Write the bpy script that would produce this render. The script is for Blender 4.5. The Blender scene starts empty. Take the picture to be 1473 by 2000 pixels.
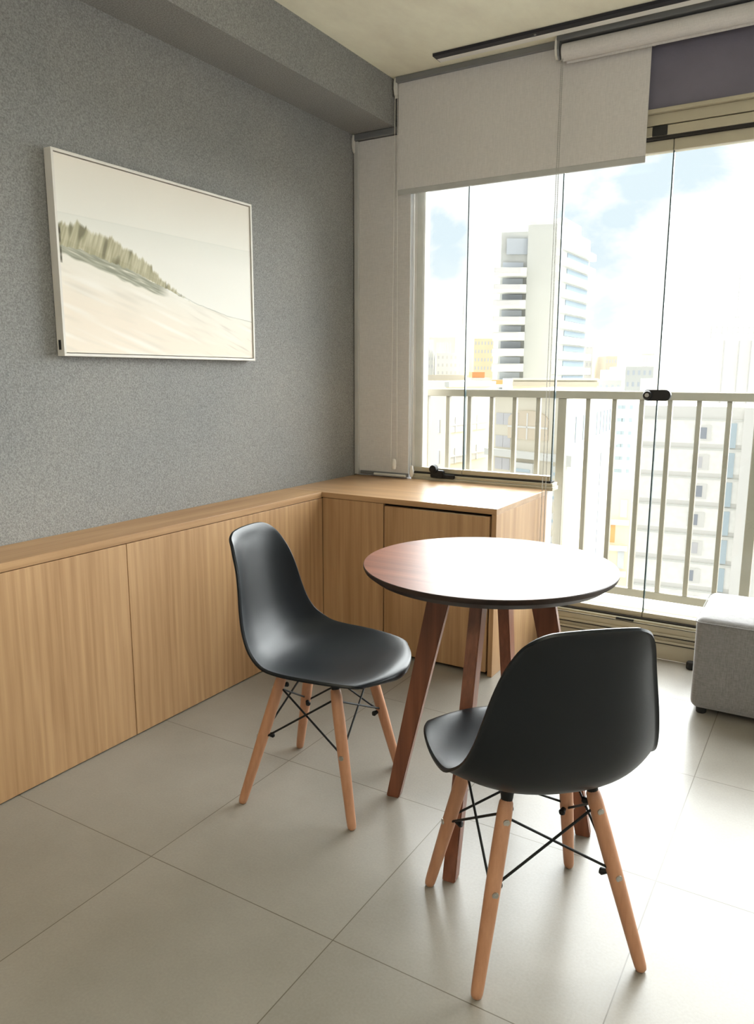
import bpy, bmesh, math, random
from mathutils import Vector, Matrix, noise as mnoise
random.seed(7)
S = bpy.context.scene
COL = S.collection

# ---------------------------------------------------------------- camera
F_PX, YAW, PITCH, ROLL = 1480.5218, -.5429, -.1793, .0029
EYE = Vector((0, 0, 1.27))
fwd = Vector((math.sin(YAW)*math.cos(PITCH), math.cos(YAW)*math.cos(PITCH), math.sin(PITCH)))
rt = fwd.cross(Vector((0, 0, 1))).normalized()
up = rt.cross(fwd)
rt, up = rt*math.cos(ROLL)+up*math.sin(ROLL), up*math.cos(ROLL)-rt*math.sin(ROLL)
cd = bpy.data.cameras.new('camera')
cam = bpy.data.objects.new('camera', cd)
COL.objects.link(cam)
m = Matrix((rt, up, -fwd)).transposed().to_4x4()
m.translation = EYE
cam.matrix_world = m
cd.sensor_fit = 'VERTICAL'; cd.sensor_height = 36; cd.sensor_width = 36
cd.lens = 36*F_PX/2000
cd.clip_start = .02; cd.clip_end = 3000
S.camera = cam


def ray(px, py):
    return rt*((px-736.5)/F_PX) - up*((py-1000)/F_PX) + fwd


def at(px, py, D):
    """the world point seen at a photo pixel, D metres away along the view axis (used for the far city)"""
    return EYE + ray(px, py)*D


# ---------------------------------------------------------------- view, world, daylight
S.view_settings.view_transform = 'Standard'
S.view_settings.look = 'None'
S.view_settings.gamma = 1
S.view_settings.use_curve_mapping = False
S.view_settings.exposure = 0.06
SKY = 1.6            # radiance of the bright cloudy sky
SUN = 34.0            # hazy daylight through the windows
SUN_ANGLE = 112

wd = bpy.data.worlds.new('sky'); S.world = wd; wd.use_nodes = True
nt = wd.node_tree; N = nt.nodes; L = nt.links
N.clear()
wo = N.new('ShaderNodeOutputWorld'); bg = N.new('ShaderNodeBackground')
tc = N.new('ShaderNodeTexCoord')
nz = N.new('ShaderNodeTexNoise'); nz.inputs['Scale'].default_value = 5.0
nz.inputs['Detail'].default_value = 9; nz.inputs['Roughness'].default_value = .56
nz.inputs['Distortion'].default_value = .35


def wmath(op, a, b=None, c=None):
    n = N.new('ShaderNodeMath'); n.operation = op
    for i, v in enumerate((a, b, c)):
        if v is None: continue
        if isinstance(v, (int, float)): n.inputs[i].default_value = v
        else: L.new(v, n.inputs[i])
    return n.outputs[0]


mp = N.new('ShaderNodeMapping'); mp.inputs['Location'].default_value = (1.7, .3, .9)
mp.inputs['Scale'].default_value = (1, 1, 1.5)
L.new(tc.outputs['Generated'], mp.inputs[0]); L.new(mp.outputs[0], nz.inputs['Vector'])
# openings of blue sky between the clouds, as directions in the world
blue = None
for dx, dy, rad in ((1150, 370, .055), (1240, 350, .07), (1330, 290, .06), (1200, 420, .05), (1190, 540, .06), (1180, 600, .05), (850, 430, .04), (870, 520, .03)):
    d = ray(dx, dy).normalized()
    vm = N.new('ShaderNodeVectorMath'); vm.operation = 'DISTANCE'
    L.new(tc.outputs['Generated'], vm.inputs[0]); vm.inputs[1].default_value = d
    b = wmath('SUBTRACT', 1.0, wmath('DIVIDE', vm.outputs['Value'], rad))
    b = wmath('MAXIMUM', b, -1.0)
    blue = b if blue is None else wmath('MAXIMUM', blue, b)
q = wmath('ADD', wmath('MULTIPLY', blue, .5), wmath('MULTIPLY', wmath('SUBTRACT', .5, nz.outputs['Fac']), 3.0))
rp = N.new('ShaderNodeValToRGB')
rp.color_ramp.elements[0].position = .02; rp.color_ramp.elements[0].color = (.70, .70, .69, 1)
rp.color_ramp.elements[1].position = .30; rp.color_ramp.elements[1].color = (.50, .575, .625, 1)
L.new(q, rp.inputs[0])
sx = N.new('ShaderNodeSeparateXYZ'); L.new(tc.outputs['Generated'], sx.inputs[0])
hz = N.new('ShaderNodeMapRange'); L.new(sx.outputs[2], hz.inputs[0])
hz.inputs[1].default_value = -.02; hz.inputs[2].default_value = .16
mx = N.new('ShaderNodeMixRGB'); L.new(hz.outputs[0], mx.inputs[0])
mx.inputs[1].default_value = (.67, .67, .66, 1); L.new(rp.outputs[0], mx.inputs[2])
L.new(mx.outputs[0], bg.inputs[0]); bg.inputs[1].default_value = SKY
L.new(bg.outputs[0], wo.inputs[0])

ld = bpy.data.lights.new('hazy_sun', 'SUN'); ld.energy = SUN; ld.angle = math.radians(SUN_ANGLE)
ld.color = (.96, .98, 1.0)
lo = bpy.data.objects.new('hazy_sun', ld); COL.objects.link(lo)
lo.rotation_euler = Vector((-.12, 1.0, .50)).to_track_quat('Z', 'Y').to_euler()
lo.location = (1, 6, 6)
# fill light added behind the camera, aimed up to brighten the ceiling
la = bpy.data.lights.new('ceiling_fill_light', 'AREA'); la.shape = 'DISK'; la.size = .5
la.energy = 55; la.color = (1, .97, .92)
lb_ = bpy.data.objects.new('ceiling_fill_light', la); COL.objects.link(lb_); lb_.location = (.2, -.7, 1.8); lb_.rotation_euler = (math.pi, 0, 0)


# ---------------------------------------------------------------- materials
def new_mat(name):
    mt = bpy.data.materials.new(name); mt.use_nodes = True
    return mt, mt.node_tree.nodes, mt.node_tree.links, mt.node_tree.nodes['Principled BSDF']


def srgb(r, g, b):
    f = lambda c: (c/255/12.92) if c/255 <= .04045 else ((c/255+.055)/1.055)**2.4
    return (f(r), f(g), f(b), 1)


def plain(name, c, rough=.5, metal=0, spec=.5, var=.06, scale=8, bump=0, bscale=60):
    """a colour with slight procedural variation"""
    mt, n, l, p = new_mat(name)
    t = n.new('ShaderNodeTexCoord'); z = n.new('ShaderNodeTexNoise')
    z.inputs['Scale'].default_value = scale; z.inputs['Detail'].default_value = 5
    l.new(t.outputs['Object'], z.inputs['Vector'])
    r = n.new('ShaderNodeValToRGB')
    r.color_ramp.elements[0].position = .3; r.color_ramp.elements[1].position = .7
    r.color_ramp.elements[0].color = tuple(x*(1-var) for x in c[:3])+(1,)
    r.color_ramp.elements[1].color = tuple(min(1, x*(1+var)) for x in c[:3])+(1,)
    l.new(z.outputs['Fac'], r.inputs[0]); l.new(r.outputs[0], p.inputs['Base Color'])
    p.inputs['Roughness'].default_value = rough; p.inputs['Metallic'].default_value = metal
    p.inputs['Specular IOR Level'].default_value = spec
    if bump:
        z2 = n.new('ShaderNodeTexNoise'); z2.inputs['Scale'].default_value = bscale; z2.inputs['Detail'].default_value = 3
        l.new(t.outputs['Object'], z2.inputs['Vector'])
        bp = n.new('ShaderNodeBump'); bp.inputs['Strength'].default_value = bump; bp.inputs['Distance'].default_value = .003
        l.new(z2.outputs['Fac'], bp.inputs['Height']); l.new(bp.outputs[0], p.inputs['Normal'])
    return mt


def wood(name, light, dark, axis='Z', rough=.5, fine=90, broad=7, spec=.4, contrast=1.0, coat=0):
    mt, n, l, p = new_mat(name)
    t = n.new('ShaderNodeTexCoord')

    def mapped(s_long, s_cross):
        mm = n.new('ShaderNodeMapping')
        mm.inputs['Scale'].default_value = {'X': (s_long, s_cross, s_cross), 'Y': (s_cross, s_long, s_cross), 'Z': (s_cross, s_cross, s_long)}[axis]
        l.new(t.outputs['Object'], mm.inputs[0]); return mm.outputs[0]
    a = n.new('ShaderNodeTexNoise'); a.inputs['Scale'].default_value = 1; a.inputs['Detail'].default_value = 6
    a.inputs['Roughness'].default_value = .6; l.new(mapped(fine*.022, fine), a.inputs['Vector'])
    b = n.new('ShaderNodeTexNoise'); b.inputs['Scale'].default_value = 1; b.inputs['Detail'].default_value = 3
    b.inputs['Distortion'].default_value = .8; l.new(mapped(broad*.12, broad), b.inputs['Vector'])
    w = n.new('ShaderNodeTexWave'); w.wave_type = 'RINGS'; w.rings_direction = axis
    w.inputs['Scale'].default_value = 1.6; w.inputs['Distortion'].default_value = 5.5; w.inputs['Detail'].default_value = 2.5
    w.inputs['Detail Scale'].default_value = 1.2
    l.new(mapped(broad*.11, broad*.8), w.inputs['Vector'])

    def mth(op, x, y):
        k = n.new('ShaderNodeMath'); k.operation = op
        for i, v in enumerate((x, y)):
            if isinstance(v, (int, float)): k.inputs[i].default_value = v
            else: l.new(v, k.inputs[i])
        return k.outputs[0]
    s = mth('ADD', mth('MULTIPLY', a.outputs['Fac'], .45), mth('ADD', mth('MULTIPLY', b.outputs['Fac'], .45), mth('MULTIPLY', w.outputs['Fac'], .10)))
    s = mth('ADD', mth('MULTIPLY', mth('SUBTRACT', s, .5), contrast), .5)
    r = n.new('ShaderNodeValToRGB'); r.color_ramp.elements[0].position = .33; r.color_ramp.elements[1].position = .66
    r.color_ramp.elements[0].color = dark; r.color_ramp.elements[1].color = light
    l.new(s, r.inputs[0]); l.new(r.outputs[0], p.inputs['Base Color'])
    p.inputs['Roughness'].default_value = rough; p.inputs['Specular IOR Level'].default_value = spec
    if coat:
        p.inputs['Coat Weight'].default_value = coat; p.inputs['Coat Roughness'].default_value = .2
    bp = n.new('ShaderNodeBump'); bp.inputs['Strength'].default_value = .12; bp.inputs['Distance'].default_value = .001
    l.new(a.outputs['Fac'], bp.inputs['Height']); l.new(bp.outputs[0], p.inputs['Normal'])
    return mt


def stucco(name, c, rough=.85):
    mt, n, l, p = new_mat(name)
    t = n.new('ShaderNodeTexCoord')
    z = n.new('ShaderNodeTexNoise'); z.inputs['Scale'].default_value = 190; z.inputs['Detail'].default_value = 4; z.inputs['Roughness'].default_value = .65
    z2 = n.new('ShaderNodeTexNoise'); z2.inputs['Scale'].default_value = 2.2; z2.inputs['Detail'].default_value = 4
    for k in (z, z2): l.new(t.outputs['Object'], k.inputs['Vector'])
    r = n.new('ShaderNodeValToRGB'); r.color_ramp.elements[0].position = .36; r.color_ramp.elements[1].position = .66
    r.color_ramp.elements[0].color = tuple(x*.74 for x in c[:3])+(1,); r.color_ramp.elements[1].color = tuple(x*1.3 for x in c[:3])+(1,)
    l.new(z.outputs['Fac'], r.inputs[0])
    r2 = n.new('ShaderNodeValToRGB'); r2.color_ramp.elements[0].position = .3; r2.color_ramp.elements[1].position = .7
    r2.color_ramp.elements[0].color = (.88, .9, .93, 1); r2.color_ramp.elements[1].color = (1, 1, 1, 1)
    l.new(z2.outputs['Fac'], r2.inputs[0])
    mm = n.new('ShaderNodeMixRGB'); mm.blend_type = 'MULTIPLY'; mm.inputs[0].default_value = 1
    l.new(r.outputs[0], mm.inputs[1]); l.new(r2.outputs[0], mm.inputs[2]); l.new(mm.outputs[0], p.inputs['Base Color'])
    bp = n.new('ShaderNodeBump'); bp.inputs['Strength'].default_value = .55; bp.inputs['Distance'].default_value = .004
    l.new(z.outputs['Fac'], bp.inputs['Height']); l.new(bp.outputs[0], p.inputs['Normal'])
    p.inputs['Roughness'].default_value = rough; p.inputs['Specular IOR Level'].default_value = .3
    return mt


def concrete(name, c):
    mt, n, l, p = new_mat(name)
    t = n.new('ShaderNodeTexCoord')
    mm = n.new('ShaderNodeMapping'); mm.inputs['Scale'].default_value = (1.0, .5, 1); l.new(t.outputs['Object'], mm.inputs[0])
    z = n.new('ShaderNodeTexNoise'); z.inputs['Scale'].default_value = 3.2; z.inputs['Detail'].default_value = 8; z.inputs['Roughness'].default_value = .62
    l.new(mm.outputs[0], z.inputs['Vector'])
    r = n.new('ShaderNodeValToRGB'); r.color_ramp.elements[0].position = .3; r.color_ramp.elements[1].position = .68
    r.color_ramp.elements[0].color = tuple(x*.84 for x in c[:3])+(1,); r.color_ramp.elements[1].color = tuple(min(1, x*1.1) for x in c[:3])+(1,)
    l.new(z.outputs['Fac'], r.inputs[0]); l.new(r.outputs[0], p.inputs['Base Color'])
    bp = n.new('ShaderNodeBump'); bp.inputs['Strength'].default_value = .25; bp.inputs['Distance'].default_value = .003
    l.new(z.outputs['Fac'], bp.inputs['Height']); l.new(bp.outputs[0], p.inputs['Normal'])
    p.inputs['Roughness'].default_value = .8
    return mt


def tiles(name):
    """large porcelain tiles .587 x .599 m with hairline joints"""
    mt, n, l, p = new_mat(name)
    t = n.new('ShaderNodeTexCoord'); s = n.new('ShaderNodeSeparateXYZ'); l.new(t.outputs['Object'], s.inputs[0])

    def mth(op, x, y=None):
        k = n.new('ShaderNodeMath'); k.operation = op
        for i, v in enumerate((x, y)):
            if v is None: continue
            if isinstance(v, (int, float)): k.inputs[i].default_value = v
            else: l.new(v, k.inputs[i])
        return k.outputs[0]
    d = []; cell = []
    for k, off, size in ((0, -.285, .588), (1, 1.257, .599)):
        u = mth('DIVIDE', mth('SUBTRACT', s.outputs[k], off), size)
        fr = mth('FRACT', mth('ADD', u, 50)); cell.append(mth('FLOOR', mth('ADD', u, 50)))
        d.append(mth('MULTIPLY', mth('MINIMUM', fr, mth('SUBTRACT', 1.0, fr)), size))
    joint = mth('LESS_THAN', mth('MINIMUM', d[0], d[1]), .0013)
    cv = n.new('ShaderNodeCombineXYZ'); l.new(cell[0], cv.inputs[0]); l.new(cell[1], cv.inputs[1])
    wn = n.new('ShaderNodeTexWhiteNoise'); l.new(cv.outputs[0], wn.inputs[0])
    z = n.new('ShaderNodeTexNoise'); z.inputs['Scale'].default_value = 3; z.inputs['Detail'].default_value = 7; z.inputs['Roughness'].default_value = .6
    l.new(t.outputs['Object'], z.inputs['Vector'])
    zf = n.new('ShaderNodeTexNoise'); zf.inputs['Scale'].default_value = 160; zf.inputs['Detail'].default_value = 3
    l.new(t.outputs['Object'], zf.inputs['Vector'])
    v = mth('ADD', mth('ADD', mth('MULTIPLY', z.outputs['Fac'], .62), mth('MULTIPLY', zf.outputs['Fac'], .28)), mth('MULTIPLY', wn.outputs['Value'], .1))
    r = n.new('ShaderNodeValToRGB'); r.color_ramp.elements[0].position = .3; r.color_ramp.elements[1].position = .7
    r.color_ramp.elements[0].color = srgb(133, 128, 119); r.color_ramp.elements[1].color = srgb(156, 151, 142)
    l.new(v, r.inputs[0])
    mm = n.new('ShaderNodeMixRGB'); l.new(joint, mm.inputs[0]); l.new(r.outputs[0], mm.inputs[1]); mm.inputs[2].default_value = srgb(98, 90, 78)
    l.new(mm.outputs[0], p.inputs['Base Color'])
    rr = n.new('ShaderNodeMapRange'); l.new(z.outputs['Fac'], rr.inputs[0]); rr.inputs[3].default_value = .27; rr.inputs[4].default_value = .36
    l.new(rr.outputs[0], p.inputs['Roughness'])
    bp = n.new('ShaderNodeBump'); bp.inputs['Strength'].default_value = .5; bp.inputs['Distance'].default_value = .001; bp.invert = True
    l.new(joint, bp.inputs['Height']); l.new(bp.outputs[0], p.inputs['Normal'])
    p.inputs['Specular IOR Level'].default_value = .5
    return mt


def fabric(name, c, scale=420, rough=.95, trans=0, str_=.5):
    mt, n, l, p = new_mat(name)
    t = n.new('ShaderNodeTexCoord')
    a = n.new('ShaderNodeTexNoise'); a.inputs['Scale'].default_value = 1; a.inputs['Detail'].default_value = 2
    b = n.new('ShaderNodeTexNoise'); b.inputs['Scale'].default_value = 1; b.inputs['Detail'].default_value = 2
    for k, sc in ((a, (scale, scale, scale*.12)), (b, (scale*.12, scale*.12, scale))):
        mm = n.new('ShaderNodeMapping'); mm.inputs['Scale'].default_value = sc
        l.new(t.outputs['Object'], mm.inputs[0]); l.new(mm.outputs[0], k.inputs['Vector'])
    ad = n.new('ShaderNodeMath'); ad.operation = 'ADD'; l.new(a.outputs['Fac'], ad.inputs[0]); l.new(b.outputs['Fac'], ad.inputs[1])
    hf = n.new('ShaderNodeMath'); hf.operation = 'MULTIPLY'; l.new(ad.outputs[0], hf.inputs[0]); hf.inputs[1].default_value = .5
    r = n.new('ShaderNodeValToRGB'); r.color_ramp.elements[0].position = .35; r.color_ramp.elements[1].position = .65
    k0 = 1-.3*str_; k1 = 1+.3*str_
    r.color_ramp.elements[0].color = tuple(x*k0 for x in c[:3])+(1,); r.color_ramp.elements[1].color = tuple(min(1, x*k1) for x in c[:3])+(1,)
    l.new(hf.outputs[0], r.inputs[0]); l.new(r.outputs[0], p.inputs['Base Color'])
    bp = n.new('ShaderNodeBump'); bp.inputs['Strength'].default_value = .3*str_; bp.inputs['Distance'].default_value = .001
    l.new(hf.outputs[0], bp.inputs['Height']); l.new(bp.outputs[0], p.inputs['Normal'])
    p.inputs['Roughness'].default_value = rough; p.inputs['Specular IOR Level'].default_value = .15
    if trans:
        o = n['Material Output']; tr = n.new('ShaderNodeBsdfTranslucent'); l.new(r.outputs[0], tr.inputs[0])
        ms = n.new('ShaderNodeMixShader'); ms.inputs[0].default_value = trans
        l.new(p.outputs[0], ms.inputs[1]); l.new(tr.outputs[0], ms.inputs[2]); l.new(ms.outputs[0], o.inputs[0])
    return mt


def glass(name, tint=(.985, 1, .99, 1)):
    mt = bpy.data.materials.new(name); mt.use_nodes = True
    n = mt.node_tree.nodes; l = mt.node_tree.links; n.clear()
    o = n.new('ShaderNodeOutputMaterial'); tr = n.new('ShaderNodeBsdfTransparent'); tr.inputs[0].default_value = tint
    g = n.new('ShaderNodeBsdfGlossy'); g.inputs['Roughness'].default_value = .01
    fr = n.new('ShaderNodeFresnel'); fr.inputs[0].default_value = 1.45
    z = n.new('ShaderNodeMath'); z.operation = 'MULTIPLY'; z.inputs[1].default_value = .55; l.new(fr.outputs[0], z.inputs[0])
    ms = n.new('ShaderNodeMixShader'); l.new(z.outputs[0], ms.inputs[0]); l.new(tr.outputs[0], ms.inputs[1]); l.new(g.outputs[0], ms.inputs[2])
    l.new(ms.outputs[0], o.inputs[0])
    return mt


M = {}
M['wall'] = stucco('grey_stucco', srgb(149, 148, 145))
M['white'] = plain('white_paint', srgb(228, 229, 232), .7)
M['header'] = plain('dark_grey_paint', srgb(122, 118, 132), .8, bump=.2, bscale=120)
M['ceiling'] = concrete('raw_concrete', srgb(250, 243, 222))
M['floor'] = tiles('porcelain_tiles')
OAKL, OAKD = srgb(196, 159, 117), srgb(162, 124, 86)
M['oakZ'] = wood('light_oak_vertical', OAKL, OAKD, 'Z', .5)
M['oakX'] = wood('light_oak_along_x', OAKL, OAKD, 'X', .31, spec=.65)
M['oakY'] = wood('light_oak_along_y', OAKL, OAKD, 'Y', .45)
M['gap'] = plain('dark_gap', srgb(38, 26, 18), .9)
M['tabletop'] = wood('walnut_veneer', srgb(150, 94, 68), srgb(108, 64, 46), 'X', .40, fine=120, broad=9, spec=.24)
M['tableleg'] = wood('red_brown_wood', srgb(138, 86, 60), srgb(98, 57, 38), 'Z', .4, fine=120)
M['beech'] = wood('beech_wood', srgb(196, 146, 112), srgb(168, 118, 86), 'Z', .42, fine=160, contrast=.7)
M['shell'] = plain('black_plastic', srgb(13, 19, 24), .39, spec=.33, var=.02, bump=.06, bscale=500)
M['black_metal'] = plain('black_metal', srgb(16, 18, 18), .55, spec=.3)
M['black'] = plain('black_rubber', srgb(16, 16, 16), .5)
M['steel'] = plain('zinc_steel', srgb(190, 188, 182), .3, metal=1)
M['alu'] = plain('champagne_aluminium', srgb(188, 180, 158), .42, metal=.25)
M['groove_shade'] = plain('painted_groove_shade', srgb(40, 36, 32), .7)  # dark colour put in for the shade inside the track grooves
M['rail'] = plain('painted_railing', srgb(134, 127, 111), .5)
M['marble'] = plain('white_sill_stone', srgb(238, 234, 224), .3, var=.02, bump=0)
M['blind'] = fabric('blind_fabric', srgb(226, 222, 218), 300, str_=.2, trans=.08)
M['blind_bar'] = plain('blind_bar', srgb(190, 190, 186), .4)
M['blind_metal'] = plain('blind_headrail_metal', srgb(140, 142, 144), .4, metal=.5)
M['whiteplastic'] = plain('white_plastic', srgb(225, 222, 214), .35)
M['grey_fabric'] = fabric('grey_upholstery', srgb(132, 130, 130), 380, str_=.7)
M['grey_fabric'].node_tree.nodes['Principled BSDF'].inputs['Sheen Weight'].default_value = .6
M['frame_white'] = plain('white_frame', srgb(228, 224, 216), .5)
M['glass'] = glass('clear_glass')
M['track'] = plain('black_track', srgb(30, 30, 40), .5)
M['diffuser'] = plain('frosted_diffuser', srgb(240, 238, 232), .5)
M['seam'] = plain('glass_edge', srgb(52, 78, 82), .3)


# ---------------------------------------------------------------- mesh helpers
def link(name, bm, mat, parent=None, smooth=False):
    me = bpy.data.meshes.new(name)
    bmesh.ops.recalc_face_normals(bm, faces=bm.faces)
    bm.to_mesh(me); bm.free()
    mats = mat if isinstance(mat, (list, tuple)) else [mat]
    for k in mats: me.materials.append(k)
    if smooth:
        for f in me.polygons: f.use_smooth = True
    o = bpy.data.objects.new(name, me); COL.objects.link(o)
    if parent: o.parent = parent
    return o


def tag(o, label=None, cat=None, group=None, kind=None):
    if label: o['label'] = label
    if cat: o['category'] = cat
    if group: o['group'] = group
    if kind: o['kind'] = kind
    return o


def empty(name, loc=(0, 0, 0), rz=0):
    o = bpy.data.objects.new(name, None); COL.objects.link(o)
    o.location = loc; o.rotation_euler = (0, 0, rz); o.empty_display_size = .1
    return o


def bx(bm, x0, x1, y0, y1, z0, z1, bev=0, seg=2):
    vs = [bm.verts.new((x, y, z)) for x in (x0, x1) for y in (y0, y1) for z in (z0, z1)]
    F = [bm.faces.new([vs[i] for i in q]) for q in ((0, 1, 3, 2), (4, 6, 7, 5), (0, 4, 5, 1), (2, 3, 7, 6), (0, 2, 6, 4), (1, 5, 7, 3))]
    if bev:
        ed = list({e for f in F for e in f.edges})
        bmesh.ops.bevel(bm, geom=ed, offset=bev, segments=seg, affect='EDGES', clamp_overlap=True)
    return vs


def box(name, x0, x1, y0, y1, z0, z1, mat, parent=None, bev=0, seg=2):
    bm = bmesh.new(); bx(bm, x0, x1, y0, y1, z0, z1, bev, seg)
    return link(name, bm, mat, parent)


def tube(bm, pts, rad, n=12, cap=True, round_end=False):
    """rings along a polyline; rad may be a list"""
    pts = [Vector(p) for p in pts]
    rads = list(rad) if isinstance(rad, (list, tuple)) else [rad]*len(pts)
    rings = []
    ref = Vector((0, 0, 1))
    if abs((pts[1]-pts[0]).normalized().dot(ref)) > .9: ref = Vector((1, 0, 0))
    for i, p in enumerate(pts):
        d = (pts[min(i+1, len(pts)-1)]-pts[max(i-1, 0)]).normalized()
        a = d.cross(ref).normalized(); b = a.cross(d)
        rings.append([bm.verts.new(p+(a*math.cos(2*math.pi*k/n)+b*math.sin(2*math.pi*k/n))*rads[i]) for k in range(n)])
    for r0, r1 in zip(rings, rings[1:]):
        for k in range(n): bm.faces.new((r0[k], r0[(k+1) % n], r1[(k+1) % n], r1[k]))
    if cap:
        bm.faces.new(rings[0][::-1]); bm.faces.new(rings[-1])
    return rings


def lathe(bm, prof, n=64, c=(0, 0)):
    rings = []
    for r, z in prof:
        rings.append([bm.verts.new((c[0]+r*math.cos(2*math.pi*k/n), c[1]+r*math.sin(2*math.pi*k/n), z)) for k in range(n)])
    for r0, r1 in zip(rings, rings[1:]):
        for k in range(n): bm.faces.new((r0[k], r0[(k+1) % n], r1[(k+1) % n], r1[k]))
    bm.faces.new(rings[0][::-1]); bm.faces.new(rings[-1])


def autosmooth(o, ang=35):
    me = o.data
    for f in me.polygons: f.use_smooth = True
    bm = bmesh.new(); bm.from_mesh(me)
    for e in bm.edges:
        if len(e.link_faces) == 2 and e.calc_face_angle(0) > math.radians(ang): e.smooth = False
    bm.to_mesh(me); bm.free()
    return o


def copy_tree(o, parent=None):
    c = o.copy(); COL.objects.link(c); c.parent = parent
    for ch in list(o.children): copy_tree(ch, c)
    return c


def structure(name, *a, **k):
    o = box(name, *a, **k); o['kind'] = 'structure'; return o


# ================================================================ THE SETTING
WX = -2.244          # grey wall
PX = -2.032          # face of the wooden half wall
X1, Y0, YW = 2.6, -3.0, 3.5
CEIL, BEAM = 2.68, 2.468
structure('floor', WX-.15, X1+.15, Y0-.15, 3.475, -.12, 0, M['floor'])
structure('ceiling', WX-.15, X1+.15, Y0-.15, 3.62, CEIL, CEIL+.15, M['ceiling'])
structure('wall_left', WX-.15, WX, Y0-.15, 3.62, 0, CEIL, M['wall'])
structure('trim_1', WX, -1.998, Y0, YW, BEAM, CEIL, M['wall'])['label'] = 'grey textured beam along the top of the left wall'
structure('wall_right', X1, X1+.15, Y0-.15, 3.62, 0, CEIL, M['white'])
structure('wall_back', WX, X1, Y0-.15, Y0, 0, CEIL, M['white'])
bm = bmesh.new()
bx(bm, WX, X1, YW, 3.62, 2.352, CEIL)
structure_front = link('wall_front', bm, M['header']); structure_front['kind'] = 'structure'
structure('wall_parapet', WX, -1.165, YW+.002, 3.60, -.12, .722, M['white'])
structure('wall_corner', WX, -1.927, YW+.002, 3.60, .722, 2.352, M['white'])
structure('wall_pier', 2.35, X1, YW, 3.60, 0, 2.352, M['header'])

# ---- window_1: the frameless sliding glazing with its aluminium tracks
win = empty('window_1', (0, 3.55, 0)); win['kind'] = 'structure'


def wbox(name, x0, x1, y0, y1, z0, z1, mat, parent=None, bev=.0015):
    return box(name, x0, x1, y0-3.55, y1-3.55, z0, z1, mat, parent or win, bev, 1)


# top track (stack of profiles)
bm = bmesh.new()
for z0, z1, y0 in ((2.336, 2.352, 3.478), (2.293, 2.336, 3.50), (2.252, 2.290, 3.505)):
    bx(bm, -1.91, 2.35, y0-3.55, .06, z0, z1, .0015, 1)
tt = link('top_track', bm, M['alu'], win)
wbox('track_groove', -1.90, 2.34, 3.512, 3.60, 2.241, 2.293, M['groove_shade'], tt)
wbox('track_clip', -.775, -.715, 3.500, 3.51, 2.252, 2.290, M['black'], tt)
# side jamb beside the narrow blind
wbox('side_jamb', -1.925, -1.862, 3.55, 3.60, .77, 2.25, M['frame_white'])
# panes with their bottom and top carriers
px_edges = [-1.905, -1.623, -1.158, -.691, -.224, .243, .71, 1.177, 1.644, 2.111, 2.35]
for i, (a, b) in enumerate(zip(px_edges, px_edges[1:])):
    low = .79 if b < -1.1 else .188
    p = wbox('glass_pane', a+.001, b-.001, 3.546, 3.554, low-.02, 2.21, M['glass'], None, 0)
    wbox('top_carrier', a+.0015, b-.0015, 3.530, 3.570, 2.195, 2.240, M['alu'], p)
    wbox('bottom_carrier', a+.0015, b-.0015, 3.530, 3.570, low-.024, low, M['alu'], p)
for x in px_edges[1:-1]:
    low = .79 if x < -1.1 else .165
    if abs(x+1.158) < .01: low = .765
    wbox('pane_edge', x-.0028, x+.0028, 3.542, 3.558, low-.02, 2.24, M['seam'], None, 0)
# low track on the cabinet side (left part)
bm = bmesh.new()
bx(bm, -1.905, -1.135, -.045, .04, .7225, .741, .0015, 1)
bx(bm, -1.905, -1.14, -.035, .04, .741, .757, .0015, 1)
lt = link('low_track', bm, M['alu'], win)
wbox('track_groove', -1.90, -1.150, 3.524, 3.58, .757, .766, M['groove_shade'], lt)
# stepped sill profiles on the floor side (right part)
bm = bmesh.new()
for y0, z0, z1 in ((3.475, 0, .078), (3.468, .078, .088), (3.482, .088, .108), (3.476, .108, .118), (3.49, .118, .148), (3.50, .148, .157)):
    bx(bm, -1.16, 2.35, y0-3.55, .05, z0, z1, .001, 1)
st = link('sill_track', bm, M['alu'], win)
wbox('track_groove', -1.15, 2.34, 3.515, 3.58, .157, .1655, M['groove_shade'], st)
for z_ in (.0745, .1045, .1445):
    wbox('sill_shade_strip', -1.158, 2.34, 3.4665 if z_ < .1 else 3.4725 if z_ < .12 else 3.488, 3.50, z_, z_+.0028, M['groove_shade'], st, 0)  # thin dark strips under the ridges, standing in for groove shade
wbox('track_clip', -.80, -.72, 3.492, 3.50, .142, .157, M['black'], st)
# locks
lk = empty('lock', (-.691, -.03, 1.184)); lk.parent = win
bm = bmesh.new()
n = 28; ring0, ring1 = [], []
for k in range(n):
    a = 2*math.pi*k/n
    cx = .036*(1 if math.cos(a) > 0 else -1)
    ring0.append(bm.verts.new((cx+.023*math.cos(a), .026, .023*math.sin(a)*1.05)))
    ring1.append(bm.verts.new((cx+.023*math.cos(a), -.002, .023*math.sin(a)*1.05)))
for k in range(n): bm.faces.new((ring0[k], ring0[(k+1) % n], ring1[(k+1) % n], ring1[k]))
bm.faces.new(ring0); bm.faces.new(ring1[::-1])
bmesh.ops.bevel(bm, geom=[e for e in bm.edges if all(v.co.y < 0 for v in e.verts)], offset=.004, segments=2, affect='EDGES')
autosmooth(link('lock_body', bm, M['black'], lk))
bm = bmesh.new(); tube(bm, [(-.037, -.001, 0), (-.037, -.016, 0)], [.021, .017], 24)
kb = autosmooth(link('lock_knob', bm, M['black'], lk))
bm = bmesh.new(); tube(bm, [(-.037, -.015, 0), (-.037, -.0185, 0)], .009, 20); bx(bm, -.0375, -.0365, -.0195, -.018, -.006, .006)
bm2 = link('key_cylinder', bm, M['steel'], kb); kb.children[0]['label'] = 'steel key cylinder'
hd = empty('window_latch', (-1.745, -.05, .79)); hd.parent = win
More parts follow.
